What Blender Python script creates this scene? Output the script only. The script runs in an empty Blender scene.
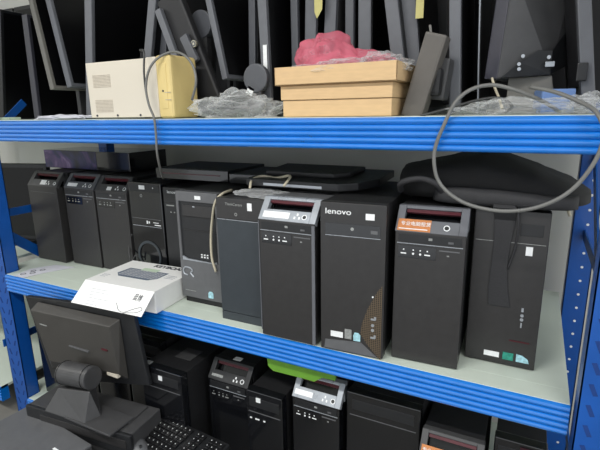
import bpy, bmesh, math, random
from mathutils import Vector, Matrix, noise
random.seed(7)
S = bpy.context.scene
COL = S.collection
PI = math.pi

# ------------------------------------------------------------------ camera
F, YAW, PITCH, ROLL, D, H = 459.41, .4726, .2404, -.0156, 1.08, .6509
fw = Vector((-math.sin(YAW)*math.cos(PITCH), math.cos(YAW)*math.cos(PITCH), -math.sin(PITCH)))
rt = Vector((math.cos(YAW), math.sin(YAW), 0)); up = rt.cross(fw)
r_ = rt*math.cos(ROLL)+up*math.sin(ROLL); u_ = -rt*math.sin(ROLL)+up*math.cos(ROLL)
CAMP = Vector((0, -D, H))
cam = bpy.data.cameras.new('camera'); co = bpy.data.objects.new('camera', cam); COL.objects.link(co)
cam.sensor_width = 36; cam.lens = F/600*36; cam.clip_start = .02
M3 = Matrix((r_, u_, -fw)).transposed()
co.matrix_world = Matrix.Translation(CAMP) @ M3.to_4x4()
S.camera = co
def ray(x, y): return fw + r_*((x-300)/F) - u_*((y-225)/F)
def aty(x, y, Y): d = ray(x, y); return CAMP + d*((Y-CAMP.y)/d.y)
def atz(x, y, z): d = ray(x, y); return CAMP + d*((z-CAMP.z)/d.z)

# ------------------------------------------------------------------ materials
def lin(c):
    return tuple(((v/255)/12.92 if v/255 <= .04045 else ((v/255+.055)/1.055)**2.4) for v in c)
def mat(name, rgb, rough=.5, metal=0, nscale=0, namt=.15, bump=0, coat=0, spec=.5, trans=0, alpha=1, stretch=None):
    m = bpy.data.materials.new(name); m.use_nodes = True
    nt = m.node_tree; b = nt.nodes['Principled BSDF']
    c = lin(rgb)
    b.inputs['Base Color'].default_value = (*c, 1)
    b.inputs['Roughness'].default_value = rough
    b.inputs['Metallic'].default_value = metal
    b.inputs['Coat Weight'].default_value = coat
    b.inputs['Coat Roughness'].default_value = .06
    b.inputs['Specular IOR Level'].default_value = spec
    b.inputs['Transmission Weight'].default_value = trans
    b.inputs['Alpha'].default_value = alpha
    if nscale:
        tc = nt.nodes.new('ShaderNodeTexCoord'); n = nt.nodes.new('ShaderNodeTexNoise')
        n.inputs['Scale'].default_value = nscale; n.inputs['Detail'].default_value = 5
        src = tc.outputs['Object']
        if stretch:
            mp = nt.nodes.new('ShaderNodeMapping'); mp.inputs['Scale'].default_value = stretch
            nt.links.new(src, mp.inputs['Vector']); src = mp.outputs[0]
        nt.links.new(src, n.inputs['Vector'])
        r = nt.nodes.new('ShaderNodeValToRGB')
        r.color_ramp.elements[0].position = .3; r.color_ramp.elements[1].position = .7
        r.color_ramp.elements[0].color = (*[v*(1-namt) for v in c], 1)
        r.color_ramp.elements[1].color = (*[min(1, v*(1+namt)) for v in c], 1)
        nt.links.new(n.outputs['Fac'], r.inputs['Fac']); nt.links.new(r.outputs[0], b.inputs['Base Color'])
        mr = nt.nodes.new('ShaderNodeMapRange'); mr.inputs['To Min'].default_value = max(0, rough-.07); mr.inputs['To Max'].default_value = min(1, rough+.1)
        nt.links.new(n.outputs['Fac'], mr.inputs['Value']); nt.links.new(mr.outputs[0], b.inputs['Roughness'])
        if bump:
            bp = nt.nodes.new('ShaderNodeBump'); bp.inputs['Strength'].default_value = bump; bp.inputs['Distance'].default_value = .002
            nt.links.new(n.outputs['Fac'], bp.inputs['Height']); nt.links.new(bp.outputs[0], b.inputs['Normal'])
    return m
M = dict(
 blue = mat('blue_paint', (2,112,202), .3, 0, 14, .05, .03, coat=1),
 blue2 = mat('blue_paint_posts', (6,78,160), .36, 0, 10, .1, .08, coat=.2),
 hole = mat('slot_dark', (6,52,118), .7, 0, 30),
 deck = mat('deck_paint', (200,210,198), .5, 0, 3, .06, .03),
 wall = mat('wall_plaster', (205,205,198), .9, 0, 2, .05, .05),
 floor = mat('floor_concrete', (120,118,112), .8, 0, 4, .12, .2),
 ceil = mat('ceiling_paint', (205,205,200), .9, 0, 2, .03),
 blk = mat('black_plastic', (30,31,33), .42, 0, 60, .15, .05),
 blkg = mat('glossy_black_plastic', (17,18,21), .14, 0, 8, .2, 0, coat=.5),
 blkd = mat('matte_black_steel', (24,24,26), .55, 0, 80, .15, .1),
 panel = mat('charcoal_panel', (45,44,44), .36, 0, 50, .1, .05),
 panelb = mat('blue_charcoal_panel', (50,56,61), .42, 0, 30, .08, .05),
 grey = mat('grey_plastic', (92,93,95), .42, 0, 40, .08, .05),
 greyd = mat('dark_grey_plastic', (64,64,65), .45, 0, 40, .1, .05),
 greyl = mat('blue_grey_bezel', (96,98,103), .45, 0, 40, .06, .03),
 greym = mat('mid_grey_bezel', (80,82,87), .45, 0, 40, .06, .03),
 purp = mat('purple_grey_bezel', (62,62,71), .45, 0, 40, .06, .03),
 warm = mat('warm_grey_shell', (112,110,104), .5, 0, 25, .08, .05),
 screen = mat('lcd_screen', (9,9,11), .35, 0, 6, .2, spec=.3),
 silver = mat('silver_plastic', (165,170,176), .28, .35, 30, .06, .03),
 steel = mat('brushed_steel', (150,152,155), .3, .9, 40, .1),
 red = mat('dark_red_plastic', (74,20,30), .3, 0, 20),
 sticker = mat('white_sticker', (232,234,234), .5, 0, 90, .06),
 green_s = mat('green_sticker', (40,140,120), .35, 0, 200, .3),
 cyan_s = mat('pale_cyan_sticker', (160,205,215), .35, 0, 150, .25),
 greyst = mat('grey_sticker', (140,142,140), .4, 0, 150, .3),
 orange = mat('orange_sticker', (192,120,62), .4, 0, 90, .12),
 cream = mat('cream_enamel', (206,198,182), .45, 0, 3, .03, .02),
 yellow = mat('yellowed_plastic', (212,190,128), .4, 0, 6, .07, .02),
 creamd = mat('cream_slots', (176,166,150), .6, 0, 90, .15),
 warmd = mat('taupe_plastic', (88,84,79), .5, 0, 25, .1, .08),
 card = mat('cardboard', (206,174,130), .75, 0, 25, .06, .1, stretch=(1,1,6)),
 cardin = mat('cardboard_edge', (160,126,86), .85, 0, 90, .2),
 white = mat('white_carton', (236,236,234), .5, 0, 30, .02),
 ink = mat('dark_ink', (45,48,56), .6, 0, 60),
 inkl = mat('pale_ink', (170,172,178), .6, 0, 60),
 navy = mat('slate_print', (92,106,122), .5, 0, 90, .25),
 mint = mat('mint_print', (196,214,190), .5, 0, 90, .05),
 cable = mat('grey_cable', (105,105,102), .45, 0, 30, .08),
 cabled = mat('dark_cable', (55,56,56), .45, 0, 30, .08),
 cablec = mat('cream_cable', (190,182,160), .45, 0, 30, .08),
 bag = mat('black_nylon', (15,15,16), .75, 0, 300, .3, .25),
 bagg = mat('dark_grey_nylon', (42,42,44), .7, 0, 300, .25, .25),
 green = mat('green_card', (98,148,46), .5, 0, 20, .1),
 paper = mat('paper', (205,206,214), .7, 0, 20, .04),
 brass = mat('pale_metal', (190,186,165), .35, .7, 20, .1),
 tag = mat('yellow_tag', (196,188,120), .6, 0, 20, .05),
 darkred = mat('maroon_plastic', (52,22,32), .35, 0, 20),
 rail = mat('blue_brace_paint', (8,82,162), .4, 0, 10, .08),
 key = mat('black_keycap', (20,20,22), .4, 0, 50, .1),
)
def vent_mat(name, base, holec, scale=260, thr=.3):
    m = mat(name, base, .5); nt = m.node_tree; b = nt.nodes['Principled BSDF']
    tc = nt.nodes.new('ShaderNodeTexCoord'); v = nt.nodes.new('ShaderNodeTexVoronoi'); v.inputs['Scale'].default_value = scale; v.inputs['Randomness'].default_value = 0
    nt.links.new(tc.outputs['Object'], v.inputs['Vector'])
    r = nt.nodes.new('ShaderNodeValToRGB'); r.color_ramp.interpolation = 'CONSTANT'
    r.color_ramp.elements[0].color = (*lin(holec), 1); r.color_ramp.elements[1].color = (*lin(base), 1); r.color_ramp.elements[1].position = thr
    nt.links.new(v.outputs['Distance'], r.inputs[0]); nt.links.new(r.outputs[0], b.inputs['Base Color'])
    return m
M['mesh'] = vent_mat('perforated_vent', (92,78,60), (12,12,12), 190, .42)
def galaxy_mat():
    m = mat('galaxy_print', (20,20,40), .3); nt = m.node_tree; b = nt.nodes['Principled BSDF']
    tc = nt.nodes.new('ShaderNodeTexCoord'); n = nt.nodes.new('ShaderNodeTexNoise'); n.inputs['Scale'].default_value = 7; n.inputs['Detail'].default_value = 4; n.inputs['Distortion'].default_value = 1.2
    nt.links.new(tc.outputs['Object'], n.inputs['Vector'])
    r = nt.nodes.new('ShaderNodeValToRGB'); e = r.color_ramp.elements
    e[0].position = .38; e[0].color = (*lin((16,18,34)), 1); e[1].position = .72; e[1].color = (*lin((150,140,175)), 1)
    x = e.new(.5); x.color = (*lin((34,36,84)), 1); x = e.new(.6); x.color = (*lin((86,62,110)), 1)
    nt.links.new(n.outputs['Fac'], r.inputs[0]); nt.links.new(r.outputs[0], b.inputs['Base Color']); return m
M['galaxy'] = galaxy_mat()
def film(name, rgb, op=.35, rough=.12):
    m = bpy.data.materials.new(name); m.use_nodes = True; nt = m.node_tree; nt.nodes.clear()
    o = nt.nodes.new('ShaderNodeOutputMaterial'); t = nt.nodes.new('ShaderNodeBsdfTransparent'); p = nt.nodes.new('ShaderNodeBsdfPrincipled')
    t.inputs[0].default_value = (1, 1, 1, 1)
    p.inputs['Base Color'].default_value = (*lin(rgb), 1); p.inputs['Roughness'].default_value = rough
    n = nt.nodes.new('ShaderNodeTexNoise'); n.inputs['Scale'].default_value = 45; n.inputs['Detail'].default_value = 3
    bp = nt.nodes.new('ShaderNodeBump'); bp.inputs['Strength'].default_value = .5; bp.inputs['Distance'].default_value = .004
    nt.links.new(n.outputs['Fac'], bp.inputs['Height']); nt.links.new(bp.outputs[0], p.inputs['Normal'])
    lw = nt.nodes.new('ShaderNodeLayerWeight'); lw.inputs['Blend'].default_value = .35
    mr = nt.nodes.new('ShaderNodeMapRange'); mr.inputs['To Min'].default_value = op; mr.inputs['To Max'].default_value = min(1, op+.42)
    nt.links.new(lw.outputs['Facing'], mr.inputs['Value'])
    mx = nt.nodes.new('ShaderNodeMixShader'); nt.links.new(mr.outputs[0], mx.inputs[0]); nt.links.new(t.outputs[0], mx.inputs[1]); nt.links.new(p.outputs[0], mx.inputs[2])
    nt.links.new(mx.outputs[0], o.inputs['Surface']); return m
M['clear'] = film('clear_plastic_film', (246,248,248), .10, .12)
M['pink'] = film('pink_plastic_film', (232,122,142), .42, .2)
M['wrap'] = film('clear_shrink_wrap', (150,152,150), .1, .1)

# ------------------------------------------------------------------ mesh helpers
class MB:
    def __init__(s): s.v = []; s.f = []; s.mi = []
    def add(s, vs, fs, mi=0):
        b = len(s.v); s.v += [Vector(v) for v in vs]; s.f += [tuple(i+b for i in f) for f in fs]; s.mi += [mi]*len(fs); return s
    def box(s, x0, y0, z0, x1, y1, z1, mi=0, fn=None):
        p = [(x0,y0,z0),(x1,y0,z0),(x1,y1,z0),(x0,y1,z0),(x0,y0,z1),(x1,y0,z1),(x1,y1,z1),(x0,y1,z1)]
        if fn: p = [fn(*q) for q in p]
        return s.add(p, [(0,3,2,1),(4,5,6,7),(0,1,5,4),(1,2,6,5),(2,3,7,6),(3,0,4,7)], mi)
    def prism(s, poly, a0, a1, ax='x', mi=0, fn=None):
        def P(u, v, a): return {'x': (a,u,v), 'y': (u,a,v), 'z': (u,v,a)}[ax]
        n = len(poly); vs = [P(u,v,a0) for u,v in poly]+[P(u,v,a1) for u,v in poly]
        if fn: vs = [fn(*q) for q in vs]
        return s.add(vs, [tuple(range(n))[::-1], tuple(range(n,2*n))]+[(i,(i+1)%n,(i+1)%n+n,i+n) for i in range(n)], mi)
    def cyl(s, c0, c1, r0, r1=None, n=20, mi=0):
        r1 = r0 if r1 is None else r1; c0 = Vector(c0); c1 = Vector(c1); a = (c1-c0).normalized()
        e = a.orthogonal().normalized(); g = a.cross(e)
        vs = [c0+(e*math.cos(2*PI*i/n)+g*math.sin(2*PI*i/n))*r0 for i in range(n)]+[c1+(e*math.cos(2*PI*i/n)+g*math.sin(2*PI*i/n))*r1 for i in range(n)]
        return s.add(vs, [tuple(range(n))[::-1], tuple(range(n,2*n))]+[(i,(i+1)%n,(i+1)%n+n,i+n) for i in range(n)], mi)
    def ring(s, c, r0, r1, t, ax=Vector((0,-1,0)), n=24, mi=0):
        c = Vector(c); ax = Vector(ax).normalized(); e = ax.orthogonal().normalized(); g = ax.cross(e); vs = []
        for i in range(n):
            d = e*math.cos(2*PI*i/n)+g*math.sin(2*PI*i/n)
            vs += [c+d*r0, c+d*r1, c+d*r1+ax*t, c+d*r0+ax*t]
        fs = []
        for i in range(n):
            a, b = 4*i, 4*((i+1)%n)
            for k in range(4): fs.append((a+k, b+k, b+(k+1)%4, a+(k+1)%4))
        return s.add(vs, fs, mi)
    def tube(s, pts, r, n=10, mi=0, sub=6):
        P = [Vector(p) for p in pts]; Q = []
        if sub > 1:
            E = [P[0]*2-P[1]]+P+[P[-1]*2-P[-2]]
            for i in range(1, len(E)-2):
                for k in range(sub):
                    t = k/sub; a, b, c, d = E[i-1], E[i], E[i+1], E[i+2]
                    Q.append(.5*((2*b)+(c-a)*t+(2*a-5*b+4*c-d)*t*t+(3*b-a-3*c+d)*t**3))
            Q.append(P[-1])
        else: Q = P
        T = (Q[1]-Q[0]).normalized(); e = T.orthogonal().normalized(); vs = []
        for i, q in enumerate(Q):
            t = (Q[min(i+1,len(Q)-1)]-Q[max(i-1,0)]).normalized()
            e = (e-t*e.dot(t)).normalized(); g = t.cross(e)
            vs += [q+(e*math.cos(2*PI*k/n)+g*math.sin(2*PI*k/n))*r for k in range(n)]
        m = len(Q); fs = [tuple(range(n))[::-1], tuple(range((m-1)*n, m*n))]
        for i in range(m-1):
            for k in range(n): fs.append((i*n+k, i*n+(k+1)%n, (i+1)*n+(k+1)%n, (i+1)*n+k))
        return s.add(vs, fs, mi)
    def build(s, name, mats, parent=None, bevel=0, smooth=False, loc=None, rot=None, seg=2):
        me = bpy.data.meshes.new(name); bm = bmesh.new()
        vv = [bm.verts.new(v) for v in s.v]
        for f, mi in zip(s.f, s.mi):
            try: q = bm.faces.new([vv[i] for i in f]); q.material_index = mi
            except ValueError: pass
        bmesh.ops.recalc_face_normals(bm, faces=bm.faces)
        if bevel:
            es = [e for e in bm.edges if len(e.link_faces) == 2 and e.calc_face_angle(0) > .5]
            bmesh.ops.bevel(bm, geom=es, offset=bevel, segments=seg, profile=.6, affect='EDGES', clamp_overlap=True)
        bm.to_mesh(me); bm.free()
        if smooth:
            for p in me.polygons: p.use_smooth = True
        for m in (mats if isinstance(mats, (list, tuple)) else [mats]): me.materials.append(M[m])
        o = bpy.data.objects.new(name, me); COL.objects.link(o)
        if parent: o.parent = parent
        if loc: o.location = loc
        if rot: o.rotation_euler = rot
        return o
def tag(o, label=None, cat=None, group=None, kind=None):
    if label: o['label'] = label
    if cat: o['category'] = cat
    if group: o['group'] = group
    if kind: o['kind'] = kind
    return o
def empty(name, loc, rz=0, rot=None):
    o = bpy.data.objects.new(name, None); COL.objects.link(o); o.location = loc
    o.rotation_euler = rot if rot else (0, 0, rz); o.empty_display_size = .05; return o
def text(name, body, size, m, parent, loc, rot, depth=.0004, bold=0, sx=1):
    c = bpy.data.curves.new(name, 'FONT'); c.body = body; c.size = size; c.extrude = depth; c.offset = bold; c.align_x = 'CENTER'; c.align_y = 'CENTER'
    t = bpy.data.objects.new(name, c); COL.objects.link(t)
    me = bpy.data.meshes.new_from_object(t.evaluated_get(bpy.context.evaluated_depsgraph_get()))
    bpy.data.objects.remove(t); me.materials.clear(); me.materials.append(M[m])
    o = bpy.data.objects.new(name, me); COL.objects.link(o); o.parent = parent; o.location = loc; o.rotation_euler = rot; o.scale = (sx, 1, 1); return o
FR = (PI/2, 0, 0)     # text upright on a face looking towards -y

# ------------------------------------------------------------------ room
FZ = -.74; WY = .92
def struct(name, mb, m, **k): return tag(mb.build(name, m, **k), kind='structure')
struct('floor', MB().box(-4.2,-3.2,FZ-.05,2.2,WY+.1,FZ), 'floor')
struct('ceiling', MB().box(-4.2,-3.2,2.0,2.2,WY+.1,2.06), 'ceil')
struct('wall_back', MB().box(-4.2,WY,FZ,2.2,WY+.1,2.0), 'wall')
struct('wall_left', MB().box(-4.3,-3.2,FZ,-4.2,WY,2.0), 'wall')

# ------------------------------------------------------------------ storage rack
UZ = .6374; BH = .077; LZ = -.60; DEP = .74; XL, XR = -2.06, .124
rack = empty('storage_rack', (0, 0, FZ))
tag(rack, 'bright blue steel boltless rack with off white decks holding all the computers', 'shelving')
def rk(mb, name, m, **k):
    o = mb.build(name, m, parent=rack, loc=(0, 0, -FZ), **k); return o
def beam(x0, x1, ztop, h, y0=0.0):
    # five rounded ribs along the face
    n = 5; poly = [(y0+.035, ztop-h), (y0+.035, ztop), ]
    top = [(y0+.004, ztop)]
    for i in range(n):
        z1 = ztop-.002-(h-.002)*i/n; z0 = ztop-.002-(h-.002)*(i+1)/n
        for k in range(7):
            t = k/6; top.append((y0-.0060*math.sin(PI*t)**.6, z1+(z0-z1)*t))
    return MB().prism(poly+top, x0, x1, 'x')
for zt, x0 in ((UZ, XL), (0, -1.963), (LZ, -1.963)):
    o = rk(beam(x0, XR+.0 if zt != UZ else XR+.09, zt, BH), 'beam', 'blue', smooth=False)
rk(beam(XL, XR, UZ, BH, DEP-.04), 'beam', 'blue'); rk(beam(XL, XR, 0, BH, DEP-.04), 'beam', 'blue')
for zt in (UZ, 0, LZ):
    d = MB().box(XL, .064, zt-.012, XR, DEP-.002, zt+.001).box(-1.962, .003, zt-.0118, XR, .0645, zt+.0008)
    for k in range(3): d.box(XL+.02, .15+.22*k, zt-.045, XR-.02, .20+.22*k, zt-.012)
    rk(d, 'shelf_deck', 'deck', bevel=.001)
def post(x0, x1, y0, y1, face=True, side=0):
    p = MB(); t = .003
    p.box(x0, y0, FZ, x1, y0+t, 1.55)                       # face
    p.box(x0, y0, FZ, x0+t, y1, 1.55); p.box(x1-t, y0, FZ, x1, y1, 1.55)
    p.box(x0, y1-t, FZ, x0+.012, y1, 1.55); p.box(x1-.012, y1-t, FZ, x1, y1, 1.55)
    z = FZ+.06
    while z < 1.5:
        for cx, sg in (((x0+(x1-x0)*.28, 1), (x0+(x1-x0)*.72, -1)) if face else ()):
            p.prism([(cx-.006*sg-.004, z+.012), (cx-.006*sg+.005, z+.014), (cx+.005*sg+.005, z-.012), (cx+.005*sg-.004, z-.014)], y0-.0006, y0+.001, 'y', 1)
        if side:
            p.cyl((x0+(x1-x0)*.6, y0-.0006, z), (x0+(x1-x0)*.6, y0+.0006, z), .0045, n=10, mi=2)
        z += .05
    return p
rk(post(XR+.010, XR+.092, -.035, .025, side=0), 'post', ['blue2','hole','sticker'])
rk(post(-2.06, -1.965, .002, .06), 'post', ['blue2','hole','sticker'])
rk(post(XR+.012, XR+.085, DEP-.05, DEP, face=False, side=-1), 'post', ['blue2','hole','sticker'])
rk(post(XL-.075, XL-.012, DEP-.05, DEP), 'post', ['blue2','hole','sticker'])
def strut(a, b, w=.03, t=.006):
    a = Vector(a); b = Vector(b); d = (b-a).normalized(); n = Vector((1,0,0)); s = d.cross(n).normalized()
    m = MB(); vs = []
    for q in (a, b):
        for i, j in ((-1,-1),(1,-1),(1,1),(-1,1)): vs.append(q+s*w/2*i+n*t/2*j)
    return m.add(vs, [(0,1,2,3),(7,6,5,4)]+[(i,(i+1)%4,(i+1)%4+4,i+4) for i in range(4)])
LX = XL-.018; RX = XR+.05
for X in (LX, RX):
    for z in (.235, 1.2, -.35): rk(strut((X, .0, z), (X, DEP-.03, z), .035), 'side_rail', 'rail', bevel=.001)
rk(strut((LX, -.0, .22), (LX, .33, -.06), .045), 'side_brace', 'rail', bevel=.001)
rk(strut((LX, .17, .63), (LX, .27, .715), .032), 'side_brace', 'rail', bevel=.001)
rk(strut((RX, 0, .05), (RX, DEP-.05, .5), .045), 'side_brace', 'rail', bevel=.001)
# neighbouring rack glimpsed through the left frame
nr = empty('storage_rack', (-2.5, 0, FZ)); tag(nr, 'pale deck and blue beam of the next rack beyond the left frame', 'shelving')
for z in (0, UZ, LZ):
    MB().box(-.75, .003, z-.012, .33, DEP, z+.001).build('shelf_deck', 'deck', parent=nr, loc=(0,0,-FZ))
    if z != UZ: beam(-.75, .33, z, BH).build('beam', 'blue', parent=nr, loc=(0,0,-FZ))
for y in (.0, DEP-.04):
    MB().box(-.8, y, FZ, -.75, y+.04, 1.5).build('post', 'blue2', parent=nr, loc=(0,0,-FZ), bevel=.002)

# ------------------------------------------------------------------ tower computers
def tower_root(x0, x1, y0, z, label, rz=0, name='computer_tower', lean=0):
    r = empty(name, ((x0+x1)/2, y0, z)); r.rotation_euler = (0, lean, rz)
    return tag(r, label, 'computer tower')
def body(r, w, h, d, m='blkd', y0=.03, z0=.0, wrap=False):
    b = MB().box(-w/2+.002, y0, z0+.006, w/2-.002, d, h-.002)
    for sx in (-1, 1):
        for y in (.06, d-.06): b.box(sx*w/2*.7-.012, y-.012, z0, sx*w/2*.7+.012, y+.012, z0+.008)
    b.build('case', m, r, bevel=.002)
def handle_tower(x0, x1, y0, z, h, label, d=.42, rim='greyd', front='panel', side='blkd', lab='sticker', lab_rng=(.10,.45,.08,.34), icon=True, orange=False, pb=.84, rz=0, brand=None, portm='sticker', sl=(.046,.058), dots=0, lean=0, minor=False):
    w = x1-x0; r = tower_root(x0, x1, y0, z, label, rz, lean=lean)
    body(r, w, h, d, side, y0=.062)
    sy, sz = sl                       # slope depth / height
    zb = h-sz; L = math.hypot(sy, sz)
    def sm(u, n, v):                  # slope space: u across 0..1, v along 0..1, n outward
        return Vector((-w/2+u*w, v*sy-n*sz/L, zb+v*sz+n*sy/L))
    def sb(m, u0, u1, v0, v1, n0, n1, mi=0): return m.box(u0, n0, v0, u1, n1, v1, mi, fn=lambda a, b, c: sm(a, b, c))
    # front panel below the slope
    p = MB().prism([(0,.004),(0,zb),(sy*.15,zb+.002),(.062,zb-.004),(.062,.004)], -w/2+.0015, w/2-.0015, 'x')
    p.build('front_panel', front, r, bevel=.002)
    f = MB()
    sb(f, 0, .11, 0, 1, -.016, .001); sb(f, .89, 1, 0, 1, -.016, .001)
    sb(f, .11, .89, 0, .46, -.016, .001); sb(f, .11, .89, .88, 1, -.016, .001)
    f.prism([(sy, h), (.064, h), (.064, zb), (sy-.006, zb)], -w/2, -w/2+.004, 'x').prism([(sy, h), (.064, h), (.064, zb), (sy-.006, zb)], w/2-.004, w/2, 'x')
    f.box(-w/2, sy, h-.004, w/2, .064, h)
    f.build('handle_bezel', rim, r, bevel=.0015)
    k = MB(); sb(k, .12, .88, .47, .87, -.03, -.026); k.box(-w/2+.006, sy*.6, zb-.002, w/2-.006, .06, zb+.01); k.build('handle_recess', 'blkg', r)
    k = MB(); sb(k, .12, .88, .76, .88, -.012, -.004); k.build('recess_strip', 'red', r)
    t = MB(); u0, u1, v0, v1 = lab_rng
    if orange:
        sb(t, .03, .50, .02, .46, .0012, .002); so = t.build('advert_sticker', 'orange', r); tag(so, 'orange sticker with white characters')
        ang = math.atan2(sz, sy)
        text('sticker_text', '专业电脑租赁', .0125, 'sticker', so, sm(.285, .0026, .28), (ang, 0, 0))
        dd = MB(); c = sm(.075, .0022, .28); 
        sb(MB(), .05, .46, .08, .11, .002, .0025).build('underline', 'sticker', so)
    else:
        sb(t, u0, u1, v0, v1, .0012, .002); t.build('label_sticker', lab, r)
    nrm = sm(.5, 1, .5)-sm(.5, 0, .5)
    MB().ring(sm(pb, .001, .22), .0055, .0078, .0016, nrm, mi=0).cyl(sm(pb, .001, .22), sm(pb, .002, .22), .0055, mi=1).build('power_button', ['sticker','blk'], r)
    if icon:
        c = MB()
        for a, b in ((.62,.12),(.66,.26),(.70,.12)): sb(c, a, a+.03, b, b+.1, .0012, .0018)
        c.build('status_lights', 'sticker', r)
    if minor:
        MB().box(-w*.42, -.0012, zb-.028, w*.42, .001, zb-.027).build('trim_line', 'grey', r); return r
    # optical drive
    MB().box(-w*.44, -.0015, zb-.026, w*.44, .002, zb-.006).build('optical_drive', 'blk', r, bevel=.0006)
    MB().box(-.002, -.0028, zb-.018, .007, -.001, zb-.012).build('drive_logo', 'greyst', r)
    MB().box(w*.26, -.0028, zb-.022, w*.33, -.001, zb-.017).build('eject_button', 'grey', r)
    MB().box(-w*.46, -.0018, zb-.031, w*.46, .001, zb-.0295).build('trim_line', 'silver', r)
    MB().box(w*.14, -.0018, zb-.043, w*.42, .001, zb-.040).build('trim_strip', 'grey', r)
    pm = MB().box(-w*.44, -.001, zb-.068, w*.1, .001, zb-.036); pt = pm.build('port_panel', 'blkg', r)
    q = MB(); 
    for x in (-.36, -.02): q.box(w*x-.007, -.002, zb-.058, w*x+.007, 0, zb-.055)
    for x in (-.22, -.12): q.cyl((w*x, -.0022, zb-.056), (w*x, 0, zb-.056), .0028, n=12)
    for x in (-.36, -.22, -.12, -.02): q.box(w*x-.0016, -.002, zb-.048, w*x+.0016, 0, zb-.045)
    q.build('port', portm, pt)
    MB().box(w*.25, -.0015, zb-.055, w*.28, .0, zb-.052).build('drive_light', 'greyst', r)
    if dots: pass
    return r

MT = 'tower computers on the middle shelf'
def grp(r, g=MT): r['group'] = g; return r
handle_tower(-2.046, -1.848, .206, 0, .408, 'dark grey slim tower computer standing alone at the left end of middle shelf', rim='greyd', lab_rng=(.42,.60,.1,.4), pb=.9, minor=True)
handle_tower(-1.825, -1.638, .225, 0, .406, 'dark tower computer with blue tinted handle slot, second from left on middle shelf', rim='greym', lab_rng=(.1,.42,.12,.34), pb=.85, portm='greyst')
handle_tower(-1.633, -1.450, .228, 0, .404, 'dark tower computer standing behind the left corner of the white keyboard box, third from left', rim='greyd', lab_rng=(.36,.5,.08,.3), pb=.9, portm='greyst')

# glossy black tower with lower inset
def gloss_tower(x0, x1, y0, z, h, label, rz=0):
    w = x1-x0; r = tower_root(x0, x1, y0, z, label, rz); body(r, w, h, .42)
    MB().box(-w/2, 0, .004, w/2, .032, h).build('front_panel', 'blkg', r, bevel=.004)
    MB().box(-w*.45, -.0015, h-.036, w*.45, .002, h-.006).build('top_band', 'blk', r, bevel=.001)
    MB().box(-w*.14, -.003, h-.026, w*.03, -.001, h-.010).build('price_sticker', 'sticker', r)
    MB().cyl((w*.28, -.003, h-.018), (w*.28, -.001, h-.018), .0022).build('power_light', 'sticker', r)
    MB().ring((-w*.1, -.0005, h-.052), .004, .006, .0012).build('round_logo', 'greyst', r)
    MB().box(-w*.44, -.0018, h-.145, w*.44, .001, h-.1435).build('trim_line', 'grey', r)
    MB().box(-w*.44, -.0018, h-.176, w*.44, .001, h-.1745).build('trim_line', 'silver', r)
    q = MB(); q.box(w*.0, -.002, h-.164, w*.03, 0, h-.152).box(w*.06, -.002, h-.162, w*.09, 0, h-.154).box(w*.24, -.002, h-.168, w*.42, 0, h-.165).box(w*.2, -.002, h-.158, w*.36, 0, h-.156)
    q.build('port', 'sticker', r)
    b = MB().ring((0, -.001, .095), .052, .062, .003); b.build('lower_grille_ring', 'panelb', r)
    return r
gloss_tower(-1.446, -1.272, .235, 0, .392, 'glossy black tower computer with white price sticker behind the white keyboard box')

def slim_brand_tower(x0, x1, y0, z, h, label, brand='lenovo'):
    w = x1-x0; r = tower_root(x0, x1, y0, z, label); body(r, w, h, .42)
    MB().box(-w/2, 0, .004, w/2, .032, h).build('front_panel', 'blk', r, bevel=.003)
    MB().box(-w*.48, -.0015, h-.060, w*.48, .001, h-.058).build('trim_line', 'blkg', r)
    o = text('brand_text', brand, .016, 'sticker', r, (-w*.22, -.001, h-.018), FR, sx=1.2)
    MB().box(w*.02, -.0022, h-.022, w*.16, -.0005, h-.014).build('white_sticker', 'sticker', r)
    MB().box(-w*.42, -.0015, h-.072, -w*.2, .001, h-.068).build('model_plate', 'greyst', r)
    q = MB()
    for x in (-.3, -.2, -.1): q.box(w*x-.003, -.0015, h-.098, w*x+.003, 0, h-.094)
    q.build('port', 'greyst', r); return r
slim_brand_tower(-1.262, -1.090, .235, 0, .382, 'black tower computer with small white brand name, mostly hidden behind the grey framed tower')

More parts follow.
